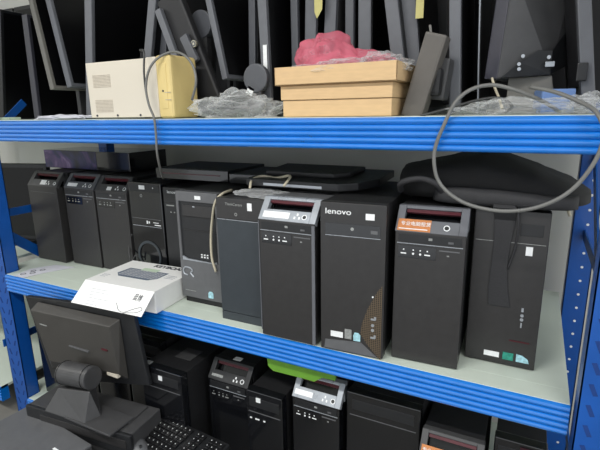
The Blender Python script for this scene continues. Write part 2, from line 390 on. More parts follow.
# compaq-like grey framed tower
def framed_tower(x0, x1, y0, z, h, label):
    w = x1-x0; r = tower_root(x0, x1, y0, z, label); body(r, w, h, .42, 'blkd', .028)
    f = MB(); zb = h*.40; zt = h-.034
    f.box(-w/2, 0, .022, w/2, .03, zb).box(-w/2, 0, zt, w/2, .03, h).box(-w/2, 0, zb, -w*.44, .03, zt).box(w*.44, 0, zb, w/2, .03, zt)
    f.build('front_frame', 'grey', r, bevel=.002)
    MB().box(-w*.46, .008, 0, w*.46, .03, .022).build('plinth', 'blkd', r, bevel=.001)
    b = MB().box(-w*.44, .006, zb, w*.44, .029, zt).build('drive_bay', 'blk', r)
    MB().box(-w*.36, .002, zt-.05, w*.40, .008, zt-.012).box(-w*.38, .003, zt-.052-.001, w*.42, .008, zt-.052).box(-w*.38, .003, zt-.1, w*.42, .008, zt-.0985).build('drive_door', 'panel', b, bevel=.001)
    MB().prism([(-w*.42, zb+.012), (-w*.30, zb+.004), (w*.30, zb+.001), (w*.42, zb+.006), (w*.42, zb-.001), (-w*.42, zb-.001)], -.002, .004, 'y').build('bay_lip', 'silver', r)
    q = MB()
    for x in (.02, .09, .16): q.box(w*x, .0035, zb+.022, w*x+.006, .0065, zb+.026).box(w*x, .0035, zb+.013, w*x+.006, .0065, zb+.018)
    q.build('port', 'sticker', b)
    MB().box(-w*.02, -.002, h-.024, w*.12, .0005, h-.012).build('white_sticker', 'sticker', r)
    MB().box(-w*.1, -.0002+.001, zt-.018, -w*.05, .0025, zt-.014).build('drive_logo', 'silver', b)
    # curled letter logo
    lg = MB().tube([(-w*.33,-.001,zb-.056),(-w*.41,-.001,zb-.053),(-w*.43,-.001,zb-.040),(-w*.38,-.001,zb-.028),(-w*.25,-.001,zb-.029),(-w*.20,-.001,zb-.038),(-w*.25,-.001,zb-.047),(-w*.18,-.001,zb-.060)], .0026, 6)
    lg.build('curled_logo', 'silver', r)
    MB().box(-w*.42, -.001, .046, -w*.15, .001, .048).build('model_line', 'greyst', r)
    MB().prism([(w*.16,.032),(w*.28,.032),(w*.28,.05),(w*.25,.056),(w*.19,.056),(w*.16,.05)], -.0015, .001, 'y').build('hologram_sticker', 'cyan_s', r)
    return r
framed_tower(-1.076, -.902, .098, 0, .400, 'mid grey framed tower computer with curled logo, right of the white keyboard box')

def plain_tower(x0, x1, y0, z, h, label):
    w = x1-x0; r = tower_root(x0, x1, y0, z, label); body(r, w, h, .42, 'blkd', .028)
    MB().box(-w/2, 0, .03, w/2, .03, h-.066).box(-w/2, .0, .0, w/2, .03, .028).build('front_panel', 'panelb', r, bevel=.0015)
    MB().box(-w/2, 0, h-.065, w/2, .03, h).build('header_panel', 'panel', r, bevel=.002)
    MB().box(-w/2+.001, -.001, h-.067, w/2-.001, .002, h-.0655).build('trim_line', 'silver', r)
    text('brand_text', 'ThinkCentre', .012, 'greyst', r, (-w*.12, -.0006, h-.018), FR)
    MB().box(w*.17, -.002, h-.033, w*.26, .0005, h-.010).build('white_sticker', 'sticker', r)
    MB().ring((-w*.08, -.0002, h-.048), .003, .0052, .001).build('power_button', 'greyst', r)
    return r
plain_tower(-.862, -.690, .040, 0, .402, 'plain blue-grey tower computer between the grey framed tower and the silver bezel tower')
t8 = handle_tower(-.684, -.506, -.003, 0, .418, 'tower computer with shiny silver handle bezel at the front of middle shelf', rim='silver', lab_rng=(.07,.54,.1,.36), pb=.80, icon=True, side='grey', front='panel')
MB().box(.079, -.0022, .006, .0885, .002, .355).build('edge_reflection', 'greyl', t8, bevel=.001); MB().box(-.0885, -.0022, .02, -.0865, .002, .355).build('edge_reflection', 'greyl', t8)  # pale strips standing in for light reflected along the wrapped tower's front edges
def wide_tower(x0, x1, y0, z, h, label):
    w = x1-x0; r = tower_root(x0, x1, y0, z, label, .06); body(r, w, h, .42, 'blkd', .028)
    MB().box(-w/2, 0, .004, w/2, .03, h).build('front_panel', 'panel', r, bevel=.002)
    text('brand_text', 'lenovo', .021, 'sticker', r, (-w*.22, -.0008, h-.024), FR, bold=.0001, sx=1.25)
    MB().box(w*.20, -.002, h-.040, w*.33, .0005, h-.024).build('white_sticker', 'sticker', r)
    o = MB().box(-w*.42, -.0012, h-.085, w*.42, .001, h-.055).build('optical_drive', 'blkg', r)
    MB().cyl((0, -.0018, h-.067), (0, 0, h-.067), .0045).build('drive_logo', 'greyst', o)
    MB().box(w*.28, -.0018, h-.076, w*.38, 0, h-.067).build('eject_button', 'grey', o)
    MB().box(-w*.42, -.0015, h-.0885, w*.42, .001, h-.087).build('trim_line', 'silver', r)
    MB().prism([(w*.47,.0),(w*.47,h*.50),(w*.40,h*.46),(w*.26,h*.34),(w*.17,h*.23),(w*.15,.065),(w*.30,.03),(w*.42,.008)], -.0012, .001, 'y').build('vent', 'mesh', r)
    q = MB()
    for z_, k in ((.115,1),(.098,0),(.084,0),(.062,1)):
        if k: q.box(w*.31, -.003, z_-.002, w*.38, -.0005, z_+.0025).box(w*.36,-.003,z_,w*.39,-.0005,z_+.008)
        else: q.cyl((w*.34, -.003, z_), (w*.34, -.0005, z_), .0042, n=12)
    q.build('port', 'silver', r)
    MB().cyl((w*.33, -.002, h*.42), (w*.33, 0, h*.42), .0022).build('power_light', 'sticker', r)
    MB().prism([(-w*.44,.008),(w*.42,.006),(w*.16,.042),(-w*.42,.034)], -.0018, .001, 'y').build('foot_trim', 'grey', r)
    MB().box(-w*.33, -.002, .046, -w*.13, .0005, .062).build('white_sticker', 'sticker', r)
    MB().box(-w*.10, -.002, .046, w*.01, .0005, .074).build('licence_sticker', 'greyst', r)
    MB().prism([(w*.04,.044),(w*.15,.044),(w*.15,.062),(w*.12,.068),(w*.06,.068),(w*.04,.06)], -.002, .0005, 'y').build('hologram_sticker', 'cyan_s', r)
    return r
wide_tower(-.490, -.314, .002, 0, .424, 'black tower computer with large pale brand name and perforated lower right vent')
t10 = handle_tower(-.299, -.126, .036, 0, .415, 'dark tower computer with orange advert sticker on grey handle bezel, middle shelf', rim='greyl', orange=True, pb=.72, icon=False, front='panel', rz=.04)
def corner_tower(x0, x1, y0, z, h, label):
    w = x1-x0; r = tower_root(x0, x1, y0, z, label); body(r, w, h, .42, 'panel', .028)
    MB().box(-w/2, 0, .004, w/2, .03, h).build('front_panel', 'panel', r, bevel=.002)
    MB().box(-w*.47, -.0012, h-.080, w*.47, .001, h-.0785).build('trim_line', 'greyst', r)
    MB().box(w*.12, -.0012, h-.06, w*.42, .001, h-.03).build('drive_cover', 'blk', r, bevel=.001)
    MB().box(w*.22, -.002, h-.108, w*.31, .0005, h-.086).build('white_sticker', 'sticker', r)
    q = MB().box(w*.245, -.002, .158, w*.275, .0, .168).box(w*.25, -.002, .115, w*.27, .0, .128)
    q.cyl((w*.26,-.003,.148), (w*.26,0,.148), .004, n=12).cyl((w*.26,-.003,.137), (w*.26,0,.137), .004, n=12)
    q.build('port', 'silver', r)
    MB().box(w*.12, -.0015, .074, w*.40, .0, .077).build('red_mark', 'red', r)
    MB().box(-w*.22, -.0018, .022, w*.0, .0005, .036).build('white_sticker', 'sticker', r)
    MB().box(w*.05, -.0018, .020, w*.2, .0005, .040).build('green_sticker', 'green_s', r)
    MB().prism([(w*.24,.020),(w*.42,.020),(w*.40,.031),(w*.32,.039),(w*.24,.041)], -.0018, .0005, 'y').build('hologram_sticker', 'cyan_s', r)
    return r
corner_tower(-.119, .049, .117, 0, .413, 'black tower computer at the right end of middle shelf, under the black bag')

# ------------------------------------------------------------------ things on top of the middle towers
TH = .409
bx = empty('product_box', (-1.86, .36, TH+.001), -.02); tag(bx, 'dark box with purple galaxy print lying on the leftmost towers', 'box')
MB().box(-.27, 0, 0, .31, .22, .084).build('carton', 'blkg', bx, bevel=.002); MB().box(-.268, -.0012, .002, .10, .001, .083).build('printed_front', 'galaxy', bx)
def slim_pc(x0, x1, y0, y1, z, h, label, redline=False, rz=0, cat='computer'):
    r = empty('slim_desktop_computer', ((x0+x1)/2, y0, z), rz); tag(r, label, cat); w = (x1-x0)/2
    MB().box(-w, .01, 0, w, y1-y0, h).build('case', 'blkd', r, bevel=.003)
    MB().box(-w, 0, .001, w, .012, h-.001).build('front_panel', 'blkg', r, bevel=.002)
    MB().box(-w*.8, -.001, h*.5, w*.8, .001, h*.5+.004).build('drive_slot', 'red' if redline else 'blk', r)
    return r
slim_pc(-1.35, -1.0, .30, .56, .402, .044, 'flat black desktop computer with dark red slot lying behind the framed tower', True)
slim_pc(-.98, -.72, .28, .52, .404, .036, 'small flat black desktop computer lying behind the plain blue-grey tower top', False)
# flat lcd lying face down on towers
fp = empty('lcd_monitor', (-.59, .12, .428)); fp.rotation_euler = (.07, 0, -.03); tag(fp, 'black lcd monitor lying flat on top of the silver bezel tower', 'monitor')
MB().prism([(-.215,.0),(.10,.0),(.15,.03),(.19,.10),(.19,.24),(-.215,.24)], .002, .024, 'z').build('housing', 'blk', fp, bevel=.003)
MB().prism([(-.18,.06),(.06,.06),(.10,.10),(.11,.20),(-.18,.20)], .024, .040, 'z').build('back_shell', 'blkd', fp, bevel=.006)
MB().box(-.15, -.002, .006, .05, .006, .014).build('front_strip', 'silver', fp, bevel=.001)

# soft black bag
def softbox(name, m, parent, fx, X0, X1, y0, y1, n=44, k=26, amp=.006, seed=0, ex=.6):
    mb = MB(); vs = []
    for i in range(n+1):
        t = i/n; x = X0+(X1-X0)*t; zb, zt = fx(t); cy = (y0+y1)/2; hy = (y1-y0)/2*(max(.02, 1-abs(2*t-1)**5))**.5; cz = (zb+zt)/2; hz = max(.002, (zt-zb)/2)
        for j in range(k):
            a = 2*PI*j/k; c, s = math.cos(a), math.sin(a)
            yy = cy+hy*math.copysign(abs(c)**ex, c); zz = cz+hz*math.copysign(abs(s)**ex, s)
            p = Vector((x, yy, zz)); q = noise.noise_vector(p*9+Vector((seed,0,0)))*amp+noise.noise_vector(p*28+Vector((seed,3,0)))*amp*.45
            q.z = q.z if s > -.3 else abs(q.z)*.0
            vs.append(p+q)
    fs = [tuple(range(k))[::-1], tuple(range(n*k, n*k+k))]
    for i in range(n):
        for j in range(k): fs.append((i*k+j, i*k+(j+1)%k, (i+1)*k+(j+1)%k, (i+1)*k+j))
    mb.add(vs, fs); return mb.build(name, m, parent, smooth=True)
def interp(tbl, t):
    for (a, b), (c, d) in zip(tbl, tbl[1:]):
        if t <= c: return b+(d-b)*(t-a)/(c-a)
    return tbl[-1][1]
bag = empty('laptop_bag', (-.10, .25, .416)); tag(bag, 'soft black fabric laptop bag slumped over the two rightmost towers', 'bag')
prof = [(0,.05),(.04,.085),(.15,.098),(.3,.115),(.48,.130),(.6,.115),(.75,.088),(.9,.058),(1,.03)]
softbox('body', 'bag', bag, lambda t: (.002, interp(prof, t)), -.245, .235, -.14, .20, seed=2)
softbox('front_pocket', 'bagg', bag, lambda t: (.004, .045+.008*math.sin(t*5)), -.13, .20, -.165, -.03, n=30, amp=.004, seed=5)
MB().tube([(-.21,-.13,.03),(-.20,-.165,.055),(-.15,-.175,.07),(-.11,-.165,.055),(-.10,-.14,.03)], .008, 8).build('handle', 'bagg', bag, smooth=True)
# strap hanging in front of the corner tower
st = []; st2 = []
w0 = .022
path = [(-.055,.10,.436),(-.052,.088,.425),(-.05,.116,.39),(-.052,.117,.33),(-.054,.116,.27),(-.052,.118,.21),(-.046,.119,.165)]
Q = []
mb = MB(); vs = []
path = [Vector(p)-Vector((-.10,.25,.416)) for p in path]
for i, p in enumerate(path):
    wd = w0+.004*math.sin(i*1.3); 
    for sx, dy in ((-1,0),(-1,.006),(1,.006),(1,0)): vs.append(p+Vector((sx*wd, -dy+.004*0, 0)))
fs = [(0,1,2,3), tuple(range(len(vs)-4, len(vs)))[::-1]]
for i in range(len(path)-1):
    for k in range(4): fs.append((i*4+k, i*4+(k+1)%4, (i+1)*4+(k+1)%4, (i+1)*4+k))
mb.add(vs, fs); so = mb.build('strap', 'bagg', bag, bevel=.0015)
MB().box(.024, -.142, -.012, .06, -.136, -.006).build('buckle', 'silver', bag)
MB().tube([(.072,-.145,.02),(.080,-.150,-.03),(.078,-.140,-.09),(.066,-.138,-.15)], .003, 6).build('cord', 'bagg', bag, smooth=True)

# clear plastic film over silver tower
def crumple(name, m, parent, c, sx, sy, sz, amp=.35, seed=0, sub=5, flat=True, freq=2.2):
    bm = bmesh.new(); bmesh.ops.create_icosphere(bm, subdivisions=sub, radius=1)
    for v in bm.verts:
        p = v.co.copy(); d = noise.noise(p*freq*.7+Vector((seed,seed*2,0)))*amp*1.1+(abs(noise.noise(p*freq*1.3+Vector((0,seed,0))))-.2)*amp*1.3+abs(noise.noise(p*freq*3.1+Vector((seed,0,0))))*amp*.45
        q = p*(1+d)
        if flat and q.z < -.35: q.z = -.35
        v.co = Vector((q.x*sx, q.y*sy, (q.z+(.35 if flat else 0))*sz))
    me = bpy.data.meshes.new(name); bm.to_mesh(me); bm.free()
    me.materials.append(M[m])
    for p in me.polygons: p.use_smooth = True
    o = bpy.data.objects.new(name, me); COL.objects.link(o)
    o.location = c
    if parent: o.parent = parent
    return o
pf = crumple('plastic_sleeve', 'clear', None, (-.74, .12, .403), .085, .045, .014, seed=4)
tag(pf, 'crumpled clear plastic film lying on the plain blue-grey tower top', 'plastic bag')

# ------------------------------------------------------------------ white keyboard carton
wb = empty('keyboard_box', (-1.082, -.030, .002), .05); tag(wb, 'white carton with printed picture of a dark keyboard, lid flap hanging open', 'box')
W_, D_, H_ = .315, .235, .078
MB().box(-W_, 0, 0, 0, D_, H_-.001).build('carton', 'white', wb, bevel=.0015)
# flap
ta = .60
fl = MB(); 
fa = math.radians(40)  # how far below horizontal
FLn = .092
fl.box(-W_, -FLn, -.0015, 0, 0, 0)
flap = fl.build('lid_flap', 'white', wb, loc=(0, 0, H_), rot=(fa, 0, 0), bevel=.0004)
lid = MB().box(-W_, 0, H_-.001, 0, D_, H_+.0005).build('lid', 'white', wb)
zt = H_+.0008
kb_ = MB().prism([(-.235,.075),(-.10,.075),(-.075,.10),(-.072,.16),(-.255,.16),(-.262,.10)], zt, zt+.0004, 'z').build('keyboard_picture', 'navy', lid)
g = MB()
for i in range(13):
    for j in range(5): g.box(-.248+i*.0132, .088+j*.0135, zt+.0004, -.238+i*.0132, .098+j*.0135, zt+.0007)
g.build('key_print', 'inkl', kb_)
MB().box(-.20, .152, zt+.0004, -.125, .178, zt+.0009).build('display_picture', 'mint', kb_)
text('print_text', 'KEYBOARD', .032, 'ink', lid, (-.10, .212, zt), (0,0,0), bold=.001)
gl = MB()
for j in range(3): gl.box(-.06, .115+j*.012, zt, -.02, .119+j*.012, zt+.0004); gl.box(-.30, .05+j*.01, zt, -.275+.003*j, .053+j*.01, zt+.0004)
gl.build('small_print', 'inkl', lid)
def ft(x, y): return (x, y, .0004)
gp = MB()
for j in range(6): gp.box(-.262, -.028-j*.0115, .0, -.19-.02*(j % 3)+.03*(j % 2), -.0265-j*.0115, .0004)
gp.build('small_print', 'inkl', flap)
text('brand_characters', '蓝博', .026, 'ink', flap, (-.052, -.032, .0004), (0,0,-.08), bold=.0, sx=.7)
MB().tube([(-.125,-.062,.0006),(-.10,-.085,.0006),(-.075,-.088,.0006),(-.045,-.072,.0006),(-.02,-.062,.0006),(-.012,-.070,.0006),(-.03,-.082,.0006),(-.07,-.090,.0006),(-.085,-.097,.0006)], .0008, 6).build('swoosh_print', 'ink', flap)

# leaflet with glasses print
lf = empty('leaflet', (-1.86, .09, .002), .35); tag(lf, 'pale leaflet printed with black spectacles at the left end of the middle deck', 'leaflet')
lf.scale = (.72, .72, 1)
lm = MB().prism([(-.10,-.10),(-.02,-.125),(.06,-.02),(.17,.075),(.02,.11),(-.085,.03)], 0, .0012, 'z').build('sheet', 'paper', lf)
for (cx, cy) in ((-.045,-.055), (-.02,.0)):
    g = MB()
    for dx in (-.022, .022):
        g.ring((cx+dx, cy+dx*.5, .0014), .012, .0155, .0006, (0,0,1), 16)
    g.build('spectacles_print', 'ink', lf)

# ------------------------------------------------------------------ background computer seen through left frame
bm_ = empty('lcd_monitor', (-2.36, .34, .001), .25); tag(bm_, 'large black monitor on the next rack behind the left frame', 'monitor')
MB().box(-.26, 0, .02, .20, .03, .42).build('housing', 'blk', bm_, bevel=.008)
MB().box(-.24, -.002, .045, .18, .001, .40).build('screen', 'screen', bm_)
MB().cyl((.165,-.004,.30),(.165,0,.30),.006).build('power_button', 'greyst', bm_)
MB().box(-.12, -.05, 0, .08, .14, .022).build('stand_base', 'blkd', bm_, bevel=.004)

# ------------------------------------------------------------------ upper shelf: long thin monitors packed like books
US = UZ+.002
def book_monitor(label, xb, yb, xt, yt, Y, strip_px, rim, w=.36, hgt=.52, zoff=None, ang=90, stand=None, back=.02, flip=False, name='lcd_monitor', bez=.014, scr='screen', tag_=None, wl=None, cut=None):
    """near vertical edge from pixel (xb,yb) to (xt,yt) at depth plane Y"""
    pb, pt = aty(xb, yb, Y), aty(xt, yt, Y)
    dist = (pb-CAMP).dot(fw); t = max(.004, strip_px/F*dist/ .92)
    z0 = pb.z if zoff is None else US+zoff
    lean = math.atan2(pb.x-pt.x, pt.z-pb.z)        # + = top leans to -x
    k = (US-pb.z)/(pt.z-pb.z); xg = pb.x+(pt.x-pb.x)*((z0-pb.z)/(pt.z-pb.z))
    r = empty(name, (xg, Y, US)); a = math.radians(ang); r.rotation_euler = (0, 0, a)
    tag(r, label, 'monitor')
    s = 1 if not flip else -1                      # screen towards local -y (world +x)
    zo = z0-US
    # local frame: x into shelf, y = -world x
    y0, y1 = (-t, 0) if not flip else (-t, 0)
    hs = MB()
    hs.box(0, y0, 0, w, y1, hgt)
    rot = (-lean, 0, 0); lc = (0, 0, zo)
    ho = hs.build('housing', rim, r, loc=lc, rot=rot, bevel=.004)
    if not flip:
        MB().box(bez, y0-.0012, bez, w-bez, y0+.001, hgt-bez).build('screen', scr, ho)
        MB().prism([(.05,0),(w-.05,0),(w-.09,back),(.09,back)], .06, hgt-.06, 'z').build('back_shell', 'blkd', ho, bevel=.004)
    else:
        MB().box(bez, y1-.001, bez, w-bez, y1+.0012, hgt-bez).build('screen', scr, ho)
        MB().prism([(.05,y0),(w-.05,y0),(w-.09,y0-back),(.09,y0-back)], .06, hgt-.06, 'z').build('back_shell', 'blkd', ho, bevel=.004)
    if stand:
        sw, sd = stand
        yo = .01
        MB().box(w*.35, yo-.004, .008, w*.65, yo+.018, zo+.14).build('stand_neck', 'greyd', r, bevel=.004)
        MB().box(w/2-sd/2, yo-sw/2, 0, w/2+sd/2, yo+sw/2, .012).build('stand_base', 'greyd', r, bevel=.005)
    return r, ho
book_monitor('lcd monitor with thin dark purplish edge, leftmost complete one on the top shelf', 32, 100, 20, 5, .36, 7.5, 'purp', hgt=.46, zoff=.002, w=.28)
b2, h2 = book_monitor('lcd monitor with pale thin edge leaning left, second from left on the top shelf', 50, 90, 28, 0, .20, 5.5, 'warm', stand=(.05,.2), w=.40)
book_monitor('lcd monitor with blue-grey edge leaning left, third from left on the top shelf', 67, 88, 45, 0, .21, 6.5, 'greyl', w=.40, stand=(.05,.2))
book_monitor('upright lcd monitor with wide grey edge directly behind the cream power unit left end', 86, 108, 84, 0, .22, 9, 'greyl', w=.42, zoff=.002)
r5, _ = book_monitor('lcd monitor with curved grey back standing behind the cream power unit', 124, 100, 121, 20, .40, 5, 'blkd', w=.36, hgt=.34, zoff=.002, flip=True, back=.05)
book_monitor('upright lcd monitor behind the cream power unit, left of the tilted stand arms', 143, 60, 148, 0, .22, 9, 'greyl', w=.20, zoff=.002)
book_monitor('lcd monitor with broad mid grey face behind the front edge strip near the stand arms', 158, 60, 160, 0, .26, 9, 'greym', w=.30, zoff=.002, scr='greyd')
book_monitor('thin lcd monitor leaning left, standing behind the clear plastic bag', 222, 80, 205, 0, .20, 6, 'greyl', w=.42)
book_monitor('lcd monitor with white barcode strip on its grey edge, left of the cardboard boxes', 262, 85, 257, 0, .24, 9, 'greyl', w=.42, zoff=.002)
book_monitor('lcd monitor with mid grey edge just left of the barcoded monitor', 249, 85, 248, 0, .30, 7, 'greym', w=.34, zoff=.002, scr='greyd')
book_monitor('dark lcd monitor standing behind the left end of the cardboard boxes', 292, 85, 290, 0, .33, 7, 'greym', w=.42, zoff=.002)
book_monitor('lcd monitor with wide edge behind the pink plastic, left of the yellow paper tag', 304, 85, 305, 0, .34, 11, 'greyl', w=.30, zoff=.002)
book_monitor('lcd monitor standing right behind the hanging yellow paper tag', 322, 85, 325, 0, .36, 11, 'greyl', w=.30, zoff=.002, scr='greyd')
book_monitor('narrow dark edged lcd monitor right of the pink plastic bag', 345, 85, 345, 0, .36, 8, 'greym', w=.26, zoff=.002)
book_monitor('lcd monitor with wide grey side behind the middle of the cardboard boxes', 358, 85, 358, 0, .37, 12, 'greyl', w=.42, zoff=.002)
book_monitor('lcd monitor leaning left with light grey edge behind the right end of the cardboard boxes', 394, 85, 384, 0, .30, 12, 'greyl', w=.20, zoff=.002)
book_monitor('lcd monitor with broad grey side facing the tilted monitor base', 406, 85, 400, 0, .34, 14, 'greyl', w=.40, zoff=.002)
book_monitor('upright lcd monitor with blue-grey edge right of the tilted monitor base', 449, 110, 449, 0, .20, 10, 'greyl', w=.42, zoff=.002)
book_monitor('dark lcd monitor with one thin white edge line, left of the big tilted monitor', 477, 95, 479, 0, .26, 1, 'silver', w=.30, zoff=.002)
# white barcode strip and tags
p = aty(265, 60, .235)
o = MB().box(-.007, 0, -.045, .007, .001, .045).build('barcode_sticker', 'sticker'); o.location = (p.x, .236, p.z); tag(o, 'tall white barcode sticker on the grey monitor edge', 'sticker')
p = aty(250, 91, .2)
o = MB().box(-.012, 0, -.012, .012, .001, .012).build('price_tag', 'sticker', rot=(0,.5,0)); o.location = (p.x, .2, p.z); tag(o, 'small white square tag low between monitors above the clear bag', 'tag')
p = aty(318, 8, .325)
o = MB().prism([(-.014,.06),(.016,.06),(.014,-.005),(-.004,-.03),(-.012,-.012)], 0, .001, 'y').build('paper_tag', 'tag'); o.location = (p.x, .325, p.z); tag(o, 'yellow paper tag hanging above the pink plastic', 'tag')
p = aty(419, 6, .30)
o = MB().box(-.011, 0, -.03, .011, .001, .05).build('paper_tag', 'tag'); o.location = (p.x, .31, p.z); tag(o, 'yellow green paper tag hanging above the tilted monitor base', 'tag')

# detached monitor stand with ring button, leaning
sp = aty(200, 118, .18)
sa = empty('monitor_stand', (sp.x, .18, US)); tag(sa, 'black monitor stand arm with pale round button, leaning behind the clear bag', 'monitor stand')
q0 = aty(214, 110, .18); q1 = aty(168, -5, .18)
def slab2(pa, pb, w, y0, y1):
    d = Vector((pb.x-pa.x, 0, pb.z-pa.z)).normalized(); s = Vector((d.z, 0, -d.x))*w/2
    vs = []
    for y in (y0, y1):
        for q in (pa+s, pa-s, pb-s, pb+s): vs.append(Vector((q.x, y, q.z))-Vector((sp.x, .18, US)))
    return MB().add(vs, [(0,1,2,3),(7,6,5,4),(0,4,5,1),(1,5,6,2),(2,6,7,3),(3,7,4,0)])
slab2(q0, q1, .095, .17, .20).build('arm', 'blkd', sa, bevel=.008)
slab2(aty(178,62,.16), aty(159,10,.16), .024, .15, .168).build('rail', 'greyl', sa, bevel=.003)
slab2(aty(196,62,.16), aty(184,36,.16), .030, .152, .168).build('rail', 'greym', sa, bevel=.003)
c = aty(195, 44, .165)-Vector((sp.x, .18, US))
MB().cyl(c, c-Vector((0,.008,0)), .0105).ring(c-Vector((0,.008,0)), .004, .0085, .001, mi=1).build('round_button', ['brass','grey'], sa)
# grey hinge disc
c0 = aty(200, 24, .24); hd = empty('monitor_stand', (c0.x, .24, US)); tag(hd, 'grey rounded monitor hinge behind the black stand arm', 'monitor stand')
dz = c0.z-US
MB().cyl((.0,0,dz),(0,.03,dz), .045).build('hinge_disc', 'greym', hd, bevel=.004)
MB().box(-.02, .004, 0, .02, .03, dz).build('neck', 'greyd', hd, bevel=.003); MB().box(-.03,-.03,0,.03,.15,.01).build('foot', 'greyd', hd, bevel=.003)
c0 = aty(256, 78, .20); hd = empty('monitor_stand', (c0.x, .20, US)); tag(hd, 'grey rounded monitor foot between the clear bag and cardboard boxes', 'monitor stand')
slab = MB().cyl((-.004,0,c0.z-US),(-.004,.022,c0.z-US), .044).build('foot_disc', 'greym', hd, bevel=.004)
MB().box(-.022, .004, 0, .014, .02, c0.z-US).build('neck', 'greyd', hd, bevel=.003)
c0 = aty(295, 68, .20)
hd = empty('monitor_stand', (c0.x+.012, .27, US)); tag(hd, 'dim grey rounded monitor foot behind the left end of the cartons', 'monitor stand')
MB().cyl((0,0,c0.z-US),(0,.02,c0.z-US), .045).box(-.02,.004,0,.02,.019,c0.z-US).build('foot_disc', 'greyd', hd, bevel=.003)
# tilted monitor base slab
s0 = aty(412, 118, .10); s1 = aty(438, 34, .10)
mbs = empty('monitor_stand', (s0.x, .10, US)); tag(mbs, 'warm grey monitor base standing on edge and tilted, right of the cartons', 'monitor stand')
def slab3(pa, pb, w, y0, y1, off=Vector((0,0,0))):
    d = Vector((pb.x-pa.x, 0, pb.z-pa.z)).normalized(); s = Vector((d.z, 0, -d.x))*w/2; vs = []
    for y in (y0, y1):
        for q in (pa+s, pa-s, pb-s, pb+s): vs.append(Vector((q.x, y, q.z))-off)
    return MB().add(vs, [(0,1,2,3),(7,6,5,4),(0,4,5,1),(1,5,6,2),(2,6,7,3),(3,7,4,0)])
off = Vector((s0.x, .10, US))
slab3(s0, s1, .052, .08, .14, off).build('base_plate', 'warmd', mbs, bevel=.006)
slab3(aty(430,96,.12), aty(433,68,.12), .05, .10, .18, off).build('hinge_knob', 'blkd', mbs, bevel=.01)
slab3(aty(437,100,.14), aty(444,58,.14), .035, .13, .20, off).build('neck', 'greyd', mbs, bevel=.006)
MB().tube([aty(431,34,.09)-off, aty(430,25,.09)-off], .003, 6).build('pin', 'warm', mbs)

# big tilted monitor, back towards us
bp0 = aty(492, 79, .22)
bgm = empty('lcd_monitor', (bp0.x+.07, .24, US)); tag(bgm, 'large grey monitor turned backwards at the right end of the top shelf', 'monitor')
def Lc(x, y, Y): return aty(x, y, Y)-Vector((bp0.x+.07, .24, US))
def quad_slab(P, back):
    A = [Lc(x, y, Y) for x, y, Y in P]; n = len(A); B = [a+Vector(back) for a in A]
    return MB().add(A+B, [tuple(range(n)), tuple(range(n, 2*n))[::-1]]+[(i,(i+1)%n,(i+1)%n+n,i+n) for i in range(n)])
quad_slab([(484,79,.22),(497,79,.20),(512,-20,.20),(499,-20,.22)], (.03,.16,0)).build('side_edge', 'purp', bgm, bevel=.003)
quad_slab([(497,79,.20),(552,74,.24),(575,60,.34),(575,-30,.34),(514,-30,.20)], (-.02,.05,0)).build('back_shell', 'greyd', bgm, bevel=.004)
quad_slab([(499,78.5,.196),(520,62,.20),(538,50,.215),(552,50,.23),(574,20,.33),(574,61,.33),(551,74.5,.232)], (0,.012,0)).build('stand_mount', 'blk', bgm, bevel=.002)
for x, y in ((523,56),(519,64),(519,69),(549,57)):
    c = Lc(x, y, .195); MB().cyl(c, c+Vector((0,.012,0)), .0042, n=14).build('screw', 'silver', bgm)
c = Lc(550, 64, .215); MB().box(c.x-.010, c.y, c.z-.006, c.x+.010, c.y+.012, c.z+.006).build('release_latch', 'silver', bgm, bevel=.001)
quad_slab([(508,78,.24),(552,75,.24),(556,112,.24),(505,116,.24)], (0,.03,0)).build('stand_neck', 'warm', bgm, bevel=.004)
a = Lc(530, 110, .26); MB().box(a.x-.10, a.y-.06, 0, a.x+.07, a.y+.12, .012).build('stand_base', 'warm', bgm, bevel=.004)
book_monitor('grey monitor on edge with small dark clip, last one by the right post', 582, 112, 577, 0, .20, 11, 'greyl', w=.30, zoff=.002, flip=False, scr='greyd')
p = aty(582, 72, .19); o = MB().box(-.011,0,-.02,.011,.012,.02).build('cable_clip', 'blk', bevel=.003); o.location = (p.x, .183, p.z); tag(o, 'small black clip on the rightmost monitor edge', 'clip')
bx2 = empty('plastic_tray', (aty(555,108,.16).x, .16, US), .2); tag(bx2, 'pale blue plastic tray corner behind the clear bag by the right post', 'tray')
M['pblue'] = mat('pale_blue_plastic', (108,138,190), .4, 0, 20, .05)
MB().box(-.03, 0, 0, .04, .10, .055).build('tray_body', 'pblue', bx2, bevel=.004)

# leftmost dark monitor block on the top shelf
r0, _ = book_monitor('very dark lcd monitor cropped by the left picture edge on the top shelf', -2, 112, -6, 0, .36, 8, 'blk', w=.28, zoff=.002)
gp_ = aty(8, 113, .10); o = MB().box(-.06, 0, 0, .0, .05, .010).build('green_strip', 'mint'); o.location = (gp_.x, .10, US); tag(o, 'pale green strip at far left of top shelf', 'strip')

wid = .47
for i, (X, desc) in enumerate([(-2.90,'cropped by the left picture edge'), (-2.42,'behind the leftmost purple edged one'), (-1.94,'behind the left end of the cream power unit'), (-1.46,'behind the right end of the cream power unit'), (-.98,'behind the barcoded monitor'), (-.50,'behind the cardboard boxes'), (-.02,'behind the big backwards monitor')]):
    r = empty('lcd_monitor', (X, .665, US)); tag(r, 'black lcd monitor of the back row ' + desc, 'monitor', 'black monitors in the back row of the top shelf')
    ho = MB().box(-wid/2+.002, 0, .03, wid/2-.002, .035, .60).build('housing', 'blk', r, bevel=.006)
    MB().box(-wid/2+.02, -.0015, .05, wid/2-.02, .001, .58).build('screen', 'screen', ho)
    MB().box(-.10, -.02, 0, .10, .055, .012).box(-.03, .012, .01, .03, .03, .05).build('stand_base', 'blkd', r, bevel=.003)
